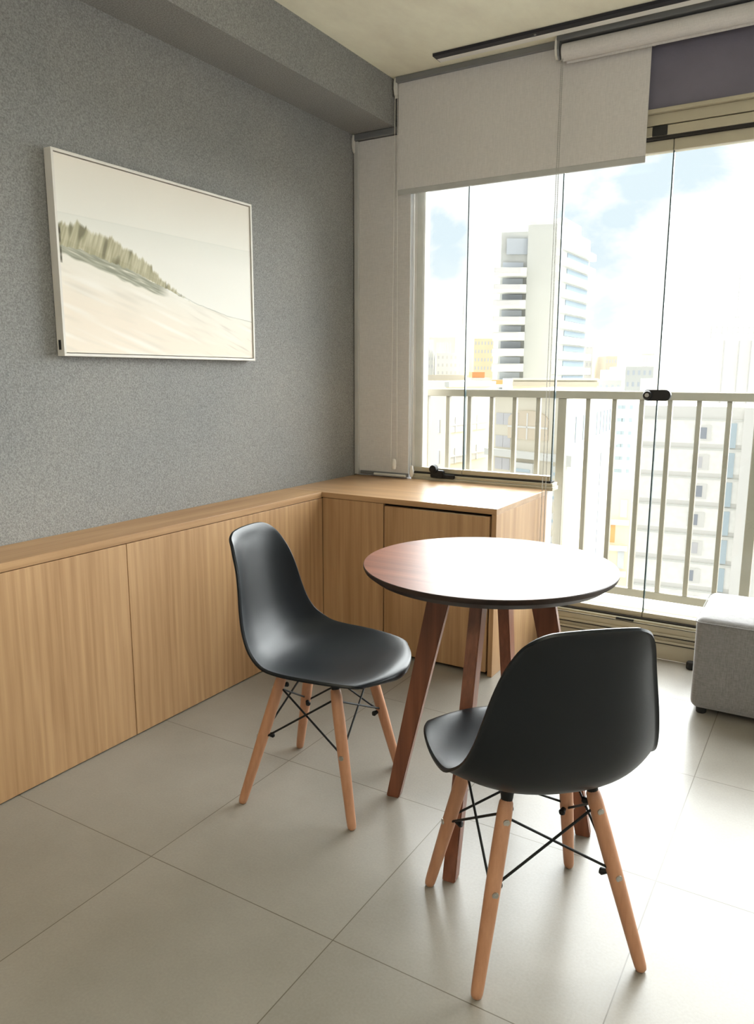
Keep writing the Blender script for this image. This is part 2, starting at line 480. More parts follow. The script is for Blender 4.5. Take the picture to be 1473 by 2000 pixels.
bm = bmesh.new()
tube(bm, [(-.02, 0, 0), (-.02, -.022, 0)], [.024, .02], 20); bx(bm, -.04, .035, -.01, .014, -.045, -.006, .004)
autosmooth(link('latch_body', bm, M['black'], hd))
bm = bmesh.new(); bx(bm, .03, .095, -.006, .01, -.046, -.026, .003); bx(bm, -.032, -.004, -.032, -.02, -.01, .012, .004)
link('latch_tongue', bm, M['black'], hd)

structure('trim_2', -2.35, 2.6, 3.60, 3.86, .06, .188, M['marble'], bev=.004)['label'] = 'white stone sill between the glazing and the railing'

# ================================================================ WOODEN HALF WALL AND CABINET
TOP = .729
hw = empty('wooden_half_wall', (PX, 1.5, 0))
tag(hw, 'long light oak panelled half wall with a wooden ledge below the painting', 'half wall')


def hbox(name, x0, x1, y0, y1, z0, z1, mat, bev=.001):
    return box(name, x0-PX, x1-PX, y0-1.5, y1-1.5, z0, z1, mat, hw, bev, 1)


ys = [-2.98, -1.09, .31, 1.716, 2.8718]
hbox('backing', WX+.001, PX-.019, Y0+.001, 2.866, 0, .70, M['gap'])
for a, b in zip(ys, ys[1:]):
    hbox('panel', PX-.018, PX, a+.0012, b-.0012, .004, .700, M['oakZ'])
hbox('ledge', WX+.001, PX+.001, Y0+.001, 2.866, .7025, TOP, M['oakY'])

CY = 2.870; CXR = -1.158
cab = empty('low_cabinet', (-1.6, 3.18, 0))
tag(cab, 'low light oak cabinet in the window corner, under the blinds', 'cabinet')


def cbox(name, x0, x1, y0, y1, z0, z1, mat, parent=None, bev=.001):
    return box(name, x0+1.6, x1+1.6, y0-3.18, y1-3.18, z0, z1, mat, parent or cab, bev, 1)


cbox('worktop', WX+.001, CXR, CY-.002, 3.499, TOP-.024, TOP, M['oakX'])
cbox('side_panel', CXR-.022, CXR-.0005, CY, 3.499, 0, TOP-.0245, M['oakZ'])
cbox('filler_panel', PX+.001, -1.700, CY+.001, CY+.02, .012, TOP-.026, M['oakZ'])
cbox('carcass', WX+.01, CXR-.024, CY+.03, 3.49, .0, TOP-.026, M['gap'])
dr = cbox('door', -1.694, CXR-.031, CY+.001, CY+.02, .016, TOP-.036, M['oakZ'])
cbox('door_edge', -1.55, CXR-.05, CY+.0005, CY+.004, TOP-.0375, TOP-.0355, M['alu'], dr, 0)['label'] = 'thin pale strip along the top edge of the door'
cbox('divider', -1.700, -1.694, CY+.014, CY+.03, 0, TOP-.026, M['gap'])

bm = bmesh.new(); lathe(bm, [(.018, 0), (.02, .004), (.02, .026), (.016, .032)], 24, (-.449, 3.42))
st_ = autosmooth(link('door_stopper', bm, M['black']))
tag(st_, 'small black rubber stopper on the floor behind the grey ottoman', 'door stopper')

# ================================================================ PICTURE
PY0, PY1, PZ0, PZ1 = 1.655, 2.622, 1.328, 1.976
FX = -2.206
pic = empty('framed_painting', (WX, (PY0+PY1)/2, (PZ0+PZ1)/2))
tag(pic, 'framed beach dune painting in a thin white frame on the grey wall', 'painting')
yc, zc = (PY0+PY1)/2, (PZ0+PZ1)/2
hw_, hh_ = (PY1-PY0)/2, (PZ1-PZ0)/2
T = .009
bm = bmesh.new()
d0, d1 = .003, FX-WX
for y0, y1, z0, z1 in ((-hw_, hw_, hh_-T, hh_), (-hw_, hw_, -hh_, -hh_+T), (-hw_, -hw_+T, -hh_+T, hh_-T), (hw_-T, hw_, -hh_+T, hh_-T)):
    bx(bm, d0, d1, y0, y1, z0, z1, .0006, 1)
bx(bm, d0, d0+.004, -hw_+T, hw_-T, -hh_+T, hh_-T)
fr = link('frame', bm, M['frame_white'], pic)
box('maker_tag', .012, .024, -hw_-.0008, -hw_+.0005, -hh_+.02, -hh_+.052, M['black'], fr)['label'] = 'small black tag on the side of the frame'


def lerp(a, b, t): return tuple(x+(y-x)*t for x, y in zip(a, b))


def curve(pts, u):
    for (a, b), (c, d) in zip(pts, pts[1:]):
        if u <= c: return b+(d-b)*(u-a)/(c-a) if u >= a else b
    return pts[-1][1]


GT = [(0, .34), (.04, .345), (.078, .305), (.12, .345), (.188, .352), (.24, .375), (.30, .405), (.39, .465), (.48, .56), (.555, .625), (.6, .65)]
GB = [(0, .455), (.1, .465), (.21, .50), (.31, .530), (.435, .582), (.6, .66)]
BB = [(0, .50), (.15, .545), (.276, .60), (.39, .635), (.47, .66), (.5, .66)]
RG = [(.5, .60), (.555, .628), (.64, .672), (.734, .70), (.84, .733), (1, .757)]


def fb(x, y, s=0): return mnoise.noise(Vector((x, y, s)))


def paint(u, v):
    c = lerp((237, 231, 219), (241, 240, 232), min(1, v/.3))
    c = lerp(c, (232, 229, 220), max(0, .35*fb(u*2, v*2, 3)))
    if v > .29: c = lerp((235, 235, 227), (241, 240, 233), min(1, (v-.29)/.15))
    c = lerp(c, (214, 216, 208), max(0, 1-abs(v-.29-.003*fb(u*6, 0, 1))/.004)*.4)
    ridge = curve(RG, u) if u > .55 else curve(BB, u)
    dune = curve([(0, .47), (.3, .56), (.5, .625), (.64, .675), (.734, .70), (.84, .733), (1, .757)], u)
    if v > dune:
        t = v-dune
        c = lerp((241, 238, 228), (243, 232, 217), min(1, t/.25))
        st = fb(u*5+v*1.5, (v-u*.38)*34, 7)
        c = lerp(c, (222, 216, 204), max(0, st-.12)*.9)
        st = fb(u*9, (v-u*.55)*60, 17)
        if u > .55: c = lerp(c, (196, 190, 178), max(0, st-.28)*1.3*min(1, (u-.55)*4))
        st2 = fb(u*4, (v-u*.42)*26, 27)
        c = lerp(c, (250, 247, 240), max(0, st2-.1)*1.2)
    # fine ridge line on the right
    if u > .54:
        k = max(0, 1-abs(v-curve(RG, u)-.003*fb(u*40, 0, 2))/.0032)
        c = lerp(c, (150, 152, 140), k*.8*(.5+.5*(fb(u*14, 3, 5)+.6)))
    # dark band under the grass
    if u < .50:
        gb, bb = curve(GB, u), curve(BB, u)
        e = .012*fb(u*22, v*6, 9)
        if gb-.03 < v+e < bb:
            k = min(1, (bb-v-e)/.012)*min(1, max(0, (.50-u)/.06))
            s = fb(u*16, (v-u*.38)*90, 12)
            c = lerp(c, lerp((150, 151, 134), (190, 190, 172), max(0, min(1, .45+s*1.3))), k)
            if s > .33: c = lerp(c, (236, 233, 222), min(1, (s-.33)*4)*k)
    # grass strokes, leaning up to the left
    if u < .62:
        gt, gb = curve(GT, u), curve(GB, u)
        tuft = .022*fb(u*60+v*12, v*4, 21)+.014*fb(u*150+v*30, v*3, 31)+.012*fb(u*20, 0, 41)
        if gt+tuft < v < gb+.010*fb(u*50, v*8, 51):
            s = fb((u+v*.25)*120, v*9, 61); s2 = fb((u+v*.2)*34, v*7, 71)
            g = lerp((166, 160, 128), (205, 201, 172), max(0, min(1, .4+.9*s+.5*s2)))
            if s2 < -.25: g = lerp(g, (122, 118, 92), min(1, (-.25-s2)*3))
            k = min(1, (v-gt-tuft)/.02)*min(1, (.62-u)/.05)
            c = lerp(c, g, k*.93)
    if u < .008 and .36 < v < .54: c = lerp(c, (70, 66, 52), max(0, min(.9, .55+fb(0, v*30, 81)*.9)))
    return c


NU, NV = 420, 280
me = bpy.data.meshes.new('canvas')
iw, ih = hw_-T-.003, hh_-T-.003
vs = []; cols = []
for j in range(NV+1):
    for i in range(NU+1):
        u, v = i/NU, j/NV
        vs.append((FX-WX-.005, -iw+2*iw*u, ih-2*ih*v)); cols.append(srgb(*paint(u, v)))
fs = [(j*(NU+1)+i, (j+1)*(NU+1)+i, (j+1)*(NU+1)+i+1, j*(NU+1)+i+1) for j in range(NV) for i in range(NU)]
# thickness: canvas sides and back
b0 = len(vs)
for y, z in ((-iw, ih), (iw, ih), (iw, -ih), (-iw, -ih)):
    vs.append((.012, y, z)); cols.append(srgb(236, 232, 222))
cn = [0, NU, (NV+1)*(NU+1)-1, NV*(NU+1)]
for k in range(4): fs.append((cn[k], cn[(k+1) % 4], b0+(k+1) % 4, b0+k))
fs.append((b0, b0+1, b0+2, b0+3))
me.from_pydata(vs, [], fs)
ca = me.color_attributes.new('paint', 'FLOAT_COLOR', 'POINT')
ca.data.foreach_set('color', [c for k in cols for c in k])
mt, n_, l_, p_ = new_mat('painted_canvas')
at_ = n_.new('ShaderNodeVertexColor'); at_.layer_name = 'paint'; l_.new(at_.outputs[0], p_.inputs['Base Color'])
p_.inputs['Roughness'].default_value = .75
me.materials.append(mt)
cv = bpy.data.objects.new('canvas', me); COL.objects.link(cv); cv.parent = pic


# ================================================================ ROLLER BLINDS
def chain(name, parent, x, y, z0, z1, gap=.012, r=.0012, bead=.0022, step=.006, sway=0, mat=None):
    """looped bead chain: two strands and the bend at the bottom, beads included"""
    bm = bmesh.new(); pts = []
    for k in range(25):
        t = k/24; pts.append(Vector((x-gap*(.35+.65*t)-sway*t, y, z1+(z0+gap-z1)*t)))
    for k in range(1, 8):
        a = math.pi*k/8; pts.append(Vector((x-sway-gap*math.cos(a), y, z0+gap-gap*math.sin(a))))
    for k in range(25):
        t = 1-k/24; pts.append(Vector((x+gap*(.35+.65*t)-sway*t, y, z1+(z0+gap-z1)*t)))
    tube(bm, pts, r, 6)
    acc = 0
    for a, b in zip(pts, pts[1:]):
        d = (b-a).length; s = step-acc
        while s < d:
            p = a+(b-a)*(s/d)
            ve = [bm.verts.new(p+Vector(o)*bead) for o in ((1, 0, 0), (-1, 0, 0), (0, 1, 0), (0, -1, 0), (0, 0, 1), (0, 0, -1))]
            for f in ((0, 2, 4), (2, 1, 4), (1, 3, 4), (3, 0, 4), (2, 0, 5), (1, 2, 5), (3, 1, 5), (0, 3, 5)): bm.faces.new([ve[i] for i in f])
            s += step
        acc = (d-(s-step))
    return link(name, bm, mat or M['whiteplastic'], parent)


def bracket(bm, x0, x1, y, z):
    """curved end cap of a headrail"""
    pr = [(-.008, 0), (-.040, 0), (-.047, -.02), (-.048, -.05), (-.040, -.075), (-.026, -.088), (-.010, -.080), (0, -.05)]
    a = [bm.verts.new((x0, y+p, z+q)) for p, q in pr]; b = [bm.verts.new((x1, y+p, z+q)) for p, q in pr]
    for k in range(len(pr)): bm.faces.new((a[k], a[(k+1) % len(pr)], b[(k+1) % len(pr)], b[k]))
    bm.faces.new(a[::-1]); bm.faces.new(b)


# middle blind, pulled partly down
b1 = empty('roller_blind', (-1.38, 3.46, 2.67))
tag(b1, 'half-lowered grey roller blind, the wide middle one, with its chain at its left end', 'blind', 'roller blinds at the window')
o = Vector((-1.38, 3.46, 2.67))


def rb(name, x0, x1, y0, y1, z0, z1, mat, parent, org, bev=.0015):
    return box(name, x0-org.x, x1-org.x, y0-org.y, y1-org.y, z0-org.z, z1-org.z, mat, parent, bev, 1)


rb('headrail', -1.975, -.79, 3.435, 3.492, 2.655, 2.679, M['blind_metal'], b1, o)
bm = bmesh.new(); tube(bm, [(-1.965-o.x, .020, -.040), (-.795-o.x, .020, -.040)], .0185, 24)
autosmooth(link('roller_tube', bm, M['blind'], b1))
rb('fabric', -1.972, -.788, 3.4585, 3.4605, 2.165, 2.655, M['blind'], b1, o, 0)
rb('bottom_bar', -1.974, -.786, 3.455, 3.465, 2.143, 2.170, M['blind_bar'], b1, o, .003)
bm = bmesh.new(); bracket(bm, -1.986-o.x, -1.976-o.x, .022, .008); link('end_bracket', bm, M['whiteplastic'], b1)
bm = bmesh.new(); bracket(bm, -.786-o.x, -.778-o.x, .040, .008); link('end_bracket', bm, M['whiteplastic'], b1)
ch = chain('pull_chain', b1, -1.972-o.x, -.022, .80-o.z, 2.60-o.z, gap=.018, bead=.0016)
bm = bmesh.new(); lathe(bm, [(.004, -.028), (.010, -.024), (.0125, -.008), (.0125, .012), (.009, .026), (.004, .030)], 20)
w = autosmooth(link('chain_weight', bm, M['whiteplastic'], ch)); w.location = (-1.972-o.x, -.022, .806-o.z)

# narrow blind fully lowered in the corner
b2 = empty('roller_blind', (-2.07, 3.50, 2.46))
tag(b2, 'narrow roller blind fully lowered beside the grey wall, reaching the cabinet top', 'blind', 'roller blinds at the window')
o = Vector((-2.07, 3.50, 2.46))
rb('headrail', -2.232, -1.90, 3.463, 3.499, 2.437, 2.466, M['blind_metal'], b2, o)
rb('fabric', -2.222, -1.912, 3.484, 3.486, .755, 2.434, M['blind'], b2, o, 0)
rb('side_guide', -2.239, -2.214, 3.470, 3.495, .735, 2.434, M['blind_bar'], b2, o, .002)
rb('bottom_bar', -2.205, -1.912, 3.476, 3.492, .738, .757, M['blind_metal'], b2, o, .002)
bm = bmesh.new(); tube(bm, [(-2.112-o.x, -.03, .744-o.z), (-1.92-o.x, -.03, .744-o.z)], .007, 14); link('bar_end_tube', bm, M['whiteplastic'], b2)
bm = bmesh.new(); bracket(bm, -2.240-o.x, -2.231-o.x, .0, .004)
link('end_bracket', bm, M['whiteplastic'], b2)
ch = chain('pull_chain', b2, -1.893-o.x, -.012, .79-o.z, 2.40-o.z, gap=.004, bead=.0012)
bm = bmesh.new(); lathe(bm, [(.003, .03), (.007, .026), (.011, .0), (.012, -.016), (.006, -.032)], 16)
w = autosmooth(link('chain_weight', bm, M['whiteplastic'], ch)); w.location = (-1.893-o.x, -.012, .772-o.z)

# right blind, rolled up
b3 = empty('roller_blind', (.1, 3.42, 2.66))
tag(b3, 'rolled-up roller blind at the top right, in front of the dark header', 'blind', 'roller blinds at the window')
o = Vector((.1, 3.42, 2.66))
rb('headrail', -1.165, 1.9, 3.385, 3.430, 2.655, 2.679, M['blind_metal'], b3, o)
bm = bmesh.new(); tube(bm, [(-1.143-o.x, -.005, 2.616-o.z), (1.89-o.x, -.005, 2.616-o.z)], .034, 32)
autosmooth(link('fabric_roll', bm, M['blind'], b3))
bm = bmesh.new(); bracket(bm, -1.172-o.x, -1.162-o.x, .012, .018); link('end_bracket', bm, M['whiteplastic'], b3)
bm = bmesh.new(); bracket(bm, -1.160-o.x, -1.152-o.x, .010, .012); link('chain_wheel', bm, M['blind_metal'], b3)
rb('fabric_tail', -1.13, 1.88, 3.4285, 3.4305, 2.575, 2.62, M['blind'], b3, o, 0)
chain('pull_chain', b3, -1.141-o.x, -.022, .40-o.z, 2.60-o.z, gap=.009, bead=.0030, step=.0075, mat=plain('grey_plastic_beads', srgb(176, 174, 168), .4))

# black linear light on the ceiling
tl = empty('ceiling_light', (.0, 3.33, CEIL))
tag(tl, 'long black linear ceiling light with a pale diffuser strip', 'ceiling light')
box('housing', -1.70, 1.7, -.045, .030, -.013, -.0005, M['track'], tl, .001)
box('diffuser', -1.696, 1.69, -.008, .0295, -.0145, -.006, M['diffuser'], tl, .001)
bm = bmesh.new(); tube(bm, [(-1.23, -.028, -.013), (-1.23, -.028, -.016)], .005, 12); link('screw', bm, M['steel'], tl)

# ================================================================ RAILING OUTSIDE
rl = empty('balcony_railing', (-.285, 3.72, .188))
tag(rl, 'beige metal balcony railing with upright bars outside the glass', 'railing')
rail0 = Vector((-.285, 3.72, .188))


def rr(name, x0, x1, y0, y1, z0, z1, bev=.003):
    return box(name, x0-rail0.x, x1-rail0.x, y0-3.72, y1-3.72, z0-.188, z1-.188, M['rail'], rl, bev, 1)


rr('top_rail', -2.3, 2.5, 3.695, 3.745, 1.158, 1.196)
rr('bottom_rail', -2.3, 2.5, 3.705, 3.735, .204, .244)
first_bar = first_post = None
PITCH_B = .8795/7
k = -7
for k in range(-8, 30):
    x = -1.168+k*PITCH_B
    if x < -2.28 or x > 2.45: continue
    if k % 7 == 0:
        rr('post', x-.021, x+.021, 3.70, 3.74, .19, 1.158, .002)
    elif first_bar is None:
        first_bar = rr('baluster', x-.0105, x+.0105, 3.706, 3.734, .243, 1.159, .002); fx = x
    else:
        c = first_bar.copy(); COL.objects.link(c); c.parent = rl; c.location.x = x-fx

# ================================================================ ROUND TABLE
TZ = .750
tb = empty('round_table', (-.79, 1.922, 0))
tag(tb, 'small round dark wooden table with four slanted legs', 'table')
tc_ = Vector((-.79, 1.922))
bm = bmesh.new()
lathe(bm, [(.30, TZ-.032), (.328, TZ-.030), (.349, TZ-.014), (.3515, TZ-.008), (.352, TZ-.002), (.3505, TZ)], 128, (-.008, .008))
for f in bm.faces:
    zz = f.calc_center_median().z
    f.material_index = 0 if zz > TZ-.0005 else 1
M['table_edge'] = wood('dark_table_edge', srgb(62, 46, 38), srgb(34, 26, 22), 'X', .45)
autosmooth(link('tabletop', bm, [M['tabletop'], M['table_edge']], tb), 20)
c0 = Vector((-.780, 1.911))
for fx_, fy_ in ((-1.057, 1.859), (-.738, 1.594), (-.502, 1.962), (-.82, 2.228)):
    d = (Vector((fx_, fy_))-c0); R = d.length; d.normalize(); nn = Vector((-d.y, d.x))
    bm = bmesh.new(); w = .017
    z1 = TZ-.028
    rows = []; top_in, top_out = (.082, .142) if fy_ < 1.7 else (.098, .166)
    for z, ri, ro in ((0, R-.020, R+.020), (z1, top_in, top_out)):
        rows.append([bm.verts.new(((c0+d*r+nn*s).x-tc_.x, (c0+d*r+nn*s).y-tc_.y, z)) for r, s in ((ri, -w), (ro, -w), (ro, w), (ri, w))])
    for i in range(4): bm.faces.new((rows[0][i], rows[0][(i+1) % 4], rows[1][(i+1) % 4], rows[1][i]))
    bm.faces.new(rows[0][::-1]); bm.faces.new(rows[1])
    bmesh.ops.bevel(bm, geom=list(bm.edges), offset=.003, segments=2, affect='EDGES')
    link('leg', bm, M['tableleg'], tb)
bm = bmesh.new()
for a in (math.radians(10), math.radians(100)):
    d = Vector((math.cos(a), math.sin(a))); nn = Vector((-d.y, d.x))
    vs = []
    for z in (TZ-.065, TZ-.03):
        for s, t in ((-1, -1), (1, -1), (1, 1), (-1, 1)):
            p = c0-tc_+d*s*.12+nn*t*.0145; vs.append(bm.verts.new((p.x, p.y, z)))
    for f in ((0, 3, 2, 1), (4, 5, 6, 7), (0, 1, 5, 4), (1, 2, 6, 5), (2, 3, 7, 6), (3, 0, 4, 7)): bm.faces.new([vs[i] for i in f])
link('cross_brace', bm, M['tableleg'], tb)

# ================================================================ CHAIRS
ST = [  # centre x, z; rim x, z; half width, front to top
    (.270, .412, .228, .412, .112), (.270, .422, .230, .420, .140), (.262, .432, .222, .429, .166), (.238, .437, .202, .437, .190),
    (.190, .433, .160, .442, .208), (.130, .423, .100, .446, .221), (.060, .413, .035, .449, .228), (-.010, .407, -.022, .452, .229),
    (-.080, .409, -.068, .459, .226), (-.140, .425, -.101, .476, .218), (-.184, .458, -.130, .503, .205), (-.207, .510, -.152, .548, .192),
    (-.219, .575, -.166, .603, .179), (-.226, .640, -.176, .656, .166), (-.232, .700, -.190, .708, .151), (-.237, .745, -.207, .748, .137),
    (-.242, .775, -.221, .775, .123), (-.245, .797, -.235, .793, .108), (-.249, .8075, -.243, .803, .084)]


def cr(p0, p1, p2, p3, t):
    return tuple(.5*((2*b)+(-a+c)*t+(2*a-5*b+4*c-d)*t*t+(-a+3*b-3*c+d)*t**3) for a, b, c, d in zip(p0, p1, p2, p3))


def shell_mesh():
    rows = []
    for i in range(len(ST)-1):
        a = ST[max(i-1, 0)]; d = ST[min(i+2, len(ST)-1)]
        for k in range(3): rows.append(cr(a, ST[i], ST[i+1], d, k/3))
    rows.append(ST[-1])
    n = 28; G = []
    for cx, cz, ex, ez, w in rows:
        r = []
        for j in range(n+1):
            s = -1+2*j/n
            s = math.sin(s*math.pi/2)*.55+s*.45
            k = abs(s)**2.6
            r.append(Vector((cx+(ex-cx)*k, w*s, cz+(ez-cz)*k)))
        G.append(r)
    H_, W_ = len(G), n+1
    NR = [[None]*W_ for _ in range(H_)]
    for i in range(H_):
        for j in range(W_):
            a = G[min(i+1, H_-1)][j]-G[max(i-1, 0)][j]; b = G[i][min(j+1, W_-1)]-G[i][max(j-1, 0)]
            q = a.cross(b)   # points away from the sitter (down / back)
            NR[i][j] = q.normalized() if q.length > 0 else Vector((0, 0, -1))
    if NR[H_//3][W_//2].z > 0: NR = [[-q for q in r] for r in NR]
    bm = bmesh.new(); T_ = .0055
    A = [[bm.verts.new(G[i][j]) for j in range(W_)] for i in range(H_)]
    B = [[bm.verts.new(G[i][j]+NR[i][j]*T_) for j in range(W_)] for i in range(H_)]
    for X, fl in ((A, 0), (B, 1)):
        for i in range(H_-1):
            for j in range(W_-1):
                q = (X[i][j], X[i+1][j], X[i+1][j+1], X[i][j+1]); bm.faces.new(q if fl else q[::-1])
    loop = [(0, j) for j in range(W_)]+[(i, W_-1) for i in range(1, H_)]+[(H_-1, j) for j in range(W_-2, -1, -1)]+[(i, 0) for i in range(H_-2, 0, -1)]
    # rolled rim: a small bead bulging outward round the whole edge
    L_ = len(loop); mids = [[], [], []]
    cen = sum((G[i][j] for i, j in loop), Vector())/L_
    for q, (i, j) in enumerate(loop):
        p = G[i][j]; nr = NR[i][j]
        pa = G[loop[q-1][0]][loop[q-1][1]]; pb = G[loop[(q+1) % L_][0]][loop[(q+1) % L_][1]]
        tg = (pb-pa).normalized(); out = tg.cross(nr).normalized()
        ii, jj = min(max(i, 2), H_-3), min(max(j, 2), W_-3)
        if out.dot(p-G[ii][jj]) < 0: out = -out
        mids[0].append(bm.verts.new(p+out*.0045+nr*.0006)); mids[1].append(bm.verts.new(p+out*.0075+nr*.0055)); mids[2].append(bm.verts.new(p+out*.0045+nr*.0105))
    rg = [[A[i][j] for i, j in loop]]+mids+[[B[i][j] for i, j in loop]]
    for r0, r1 in zip(rg, rg[1:]):
        for q in range(L_): bm.faces.new((r0[q], r0[(q+1) % L_], r1[(q+1) % L_], r1[q]))
    return bm


LT = {'rr': Vector((-.085, -.098, .384)), 'rl': Vector((-.085, .098, .384)), 'fr': Vector((.100, -.120, .388)), 'fl': Vector((.100, .120, .388))}
LF = {'rr': Vector((-.180, -.188, 0)), 'rl': Vector((-.180, .188, 0)), 'fr': Vector((.182, -.190, 0)), 'fl': Vector((.182, .190, 0))}


def lp(k, z):
    a, b = LF[k], LT[k]; return a+(b-a)*(z/b.z)


def make_chair():
    r = empty('dining_chair')
    autosmooth(link('seat_shell', shell_mesh(), M['shell'], r), 50)
    for k in ('rr', 'rl', 'fr', 'fl'):
        bm = bmesh.new()
        f, t = LF[k], LT[k]; d = (t-f).normalized()
        zs = [.0, .004, .012, .03, .10, .20, .30, .36, .378, .384]
        rs = [.0075, .0115, .0130, .0137, .0150, .0168, .0172, .0165, .0150, .0115]
        tube(bm, [f+d*(z/d.z) for z in zs], rs, 20)
        lg = autosmooth(link('leg', bm, M['beech'], r), 60)
        # bolt heads on the outward side of the leg
        outw = Vector((1 if k[0] == 'f' else -1, 0, 0)); side = Vector((0, 1 if k[1] == 'l' else -1, 0))
        for z, dr_ in (((.205, outw), (.345, outw)) if k[0] == 'r' else ((.200, side),)):
            bm = bmesh.new()
            p = lp(k, z); tube(bm, [p+dr_*.0135, p+dr_*.0180, p+dr_*.0184, p+dr_*.0168, p+dr_*.0168, p+dr_*.0190], [.0072, .0072, .0058, .0052, .0030, .0028], 18)
            autosmooth(link('bolt', bm, M['steel'], lg))
        lg['label'] = 'round tapered beech wood leg'
    pairs = (('rr', 'fr'), ('fr', 'fl'), ('fl', 'rl'), ('rl', 'rr'))
    for a, b in pairs:
        for s, e in ((a, b), (b, a)):
            hz_ = .212 if (s[0] == e[0]) else .196
            p0, p1 = lp(s, .350 if s[0] == e[0] else .357), lp(e, hz_)
            dd = (p1-p0).normalized(); p0 = p0+dd*.010; p1 = p1-dd*.013
            bm = bmesh.new(); tube(bm, [p0, p1], .0030, 8)
            autosmooth(link('brace_rod', bm, M['black_metal'], r))
    for k in LT:
        p = lp(k, .205); inw = Vector((-p.x, -p.y, 0)).normalized()
        bm = bmesh.new(); tube(bm, [p+inw*.012, p+inw*.018, p+inw*.030+Vector((0, 0, -.004)), p+inw*.034+Vector((0, 0, -.004))], [.0055, .0055, .0085, .006], 12)
        autosmooth(link('rod_nut', bm, M['black_metal'], r))
        p = lp(k, .355); inw = Vector((-p.x, -p.y, 0)).normalized()
        bm = bmesh.new(); tube(bm, [p+inw*.010, p+inw*.016, p+inw*.026, p+inw*.030], [.005, .005, .008, .006], 12)
        autosmooth(link('rod_nut', bm, M['black_metal'], r))
    # black brackets joining each leg to the shell
    for k in LT:
        t = LT[k]; bm = bmesh.new()
        d = (LT[k]-LF[k]).normalized()
        tube(bm, [lp(k, .352), lp(k, .386)+Vector((0, 0, .002)), Vector((t.x*1.0, t.y*1.0, .408 if k[0] == 'r' else .414))], [.0178, .0172, .0150] if False else [.008, .013, .016], 14)
        autosmooth(link('mount_bracket', bm, M['black_metal'], r))
    bm = bmesh.new()
    for a, b in (('rr', 'fl'), ('rl', 'fr')):
        tube(bm, [Vector((LT[a].x, LT[a].y, .392)), Vector((0, 0, .390)), Vector((LT[b].x, LT[b].y, .392))], .007, 10)
    autosmooth(link('under_frame', bm, M['black_metal'], r))
    return r


chA = make_chair()
chB = copy_tree(chA)
chA.location = (-1.278, 1.795, 0); chA.rotation_euler = (0, 0, math.radians(9.5))
chB.location = (-.5100, 1.5358, 0); chB.rotation_euler = (0, 0, math.radians(132.5))
tag(chA, 'black shell chair left of the table, seat side facing us, beside the oak half wall', 'chair', 'black shell chairs at the round table')
tag(chB, 'black shell chair in the foreground, seen from behind its backrest', 'chair', 'black shell chairs at the round table')

# ================================================================ OTTOMAN
ot = empty('ottoman', (-.155, 3.16, 0))
tag(ot, 'square grey upholstered ottoman on small black feet at the window', 'ottoman')
bm = bmesh.new(); bx(bm, -.23, .23, -.215, .215, .022, .379)
bmesh.ops.subdivide_edges(bm, edges=list(bm.edges), cuts=7, use_grid_fill=True)
for v in bm.verts:   # gentle upholstery crown, rounded corners
    x, y, z = v.co.x/.23, v.co.y/.215, (v.co.z-.203)/.181
    v.co.z += .007*(1-x*x)*(1-y*y)*(z > .9)
    v.co.x += .003*(1-y*y)*(1-z*z)*(1 if x > .9 else -1 if x < -.9 else 0)
    v.co.y += .003*(1-x*x)*(1-z*z)*(1 if y > .9 else -1 if y < -.9 else 0)
sharp = [e for e in bm.edges if len(e.link_faces) == 2 and e.calc_face_angle() > 1]
bmesh.ops.bevel(bm, geom=sharp, offset=.030, segments=6, affect='EDGES', profile=.5)
cu = autosmooth(link('cushion_block', bm, M['grey_fabric'], ot), 60)
bm = bmesh.new(); R_ = .0022
loop = []
for (sx_, sy_) in ((-1, -1), (1, -1), (1, 1), (-1, 1)):
    a0 = {(-1, -1): math.pi, (1, -1): 1.5*math.pi, (1, 1): 0, (-1, 1): .5*math.pi}[(sx_, sy_)]
    for q in range(5):
        a = a0+q*math.pi/8
        loop.append(Vector((sx_*.21+.021*math.cos(a), sy_*.195+.021*math.sin(a), .364)))
loop.append(loop[0].copy()); tube(bm, loop, R_, 6)
autosmooth(link('seam_piping', bm, M['grey_fabric'], cu))
for sx_ in (-1, 1):
    for sy_ in (-1, 1):
        bm = bmesh.new(); lathe(bm, [(.016, 0), (.019, .003), (.019, .026)], 20, (sx_*.19, sy_*.178))
        autosmooth(link('foot', bm, M['black'], ot))
ot.rotation_euler = (0, 0, math.radians(0.8))

# ================================================================ THE CITY OUTSIDE
C = {}  # distance haze is put into the colours: walls and windows are paled
for nm, c in dict(white=(246, 244, 238), cream=(243, 236, 218), grey=(214, 215, 211), pale=(236, 236, 230), yellow=(248, 234, 196),
                  lilac=(220, 219, 221), orange=(244, 170, 118), win=(198, 204, 212), windark=(172, 177, 186), blueglass=(202, 218, 226),
                  warm=(236, 222, 200), tan=(232, 220, 198), bandwin=(160, 174, 186), roof=(222, 214, 198), street=(146, 144, 139)).items():
    C[nm] = plain('city_'+nm, srgb(*[q_*.935 for q_ in c]), .9, var=.025, scale=.25, spec=.2)
GROUND = -48.0


def xy(px, D):
    p = at(px, 727, D); return Vector((p.x, p.y))


def zrow(px, py, D): return at(px, py, D).z


def prism(bm, pts, z0, z1):
    a = [bm.verts.new((p.x, p.y, z0)) for p in pts]; b = [bm.verts.new((p.x, p.y, z1)) for p in pts]
    k = len(pts)
    for i in range(k): bm.faces.new((a[i], a[(i+1) % k], b[(i+1) % k], b[i]))
    bm.faces.new(a[::-1]); bm.faces.new(b)


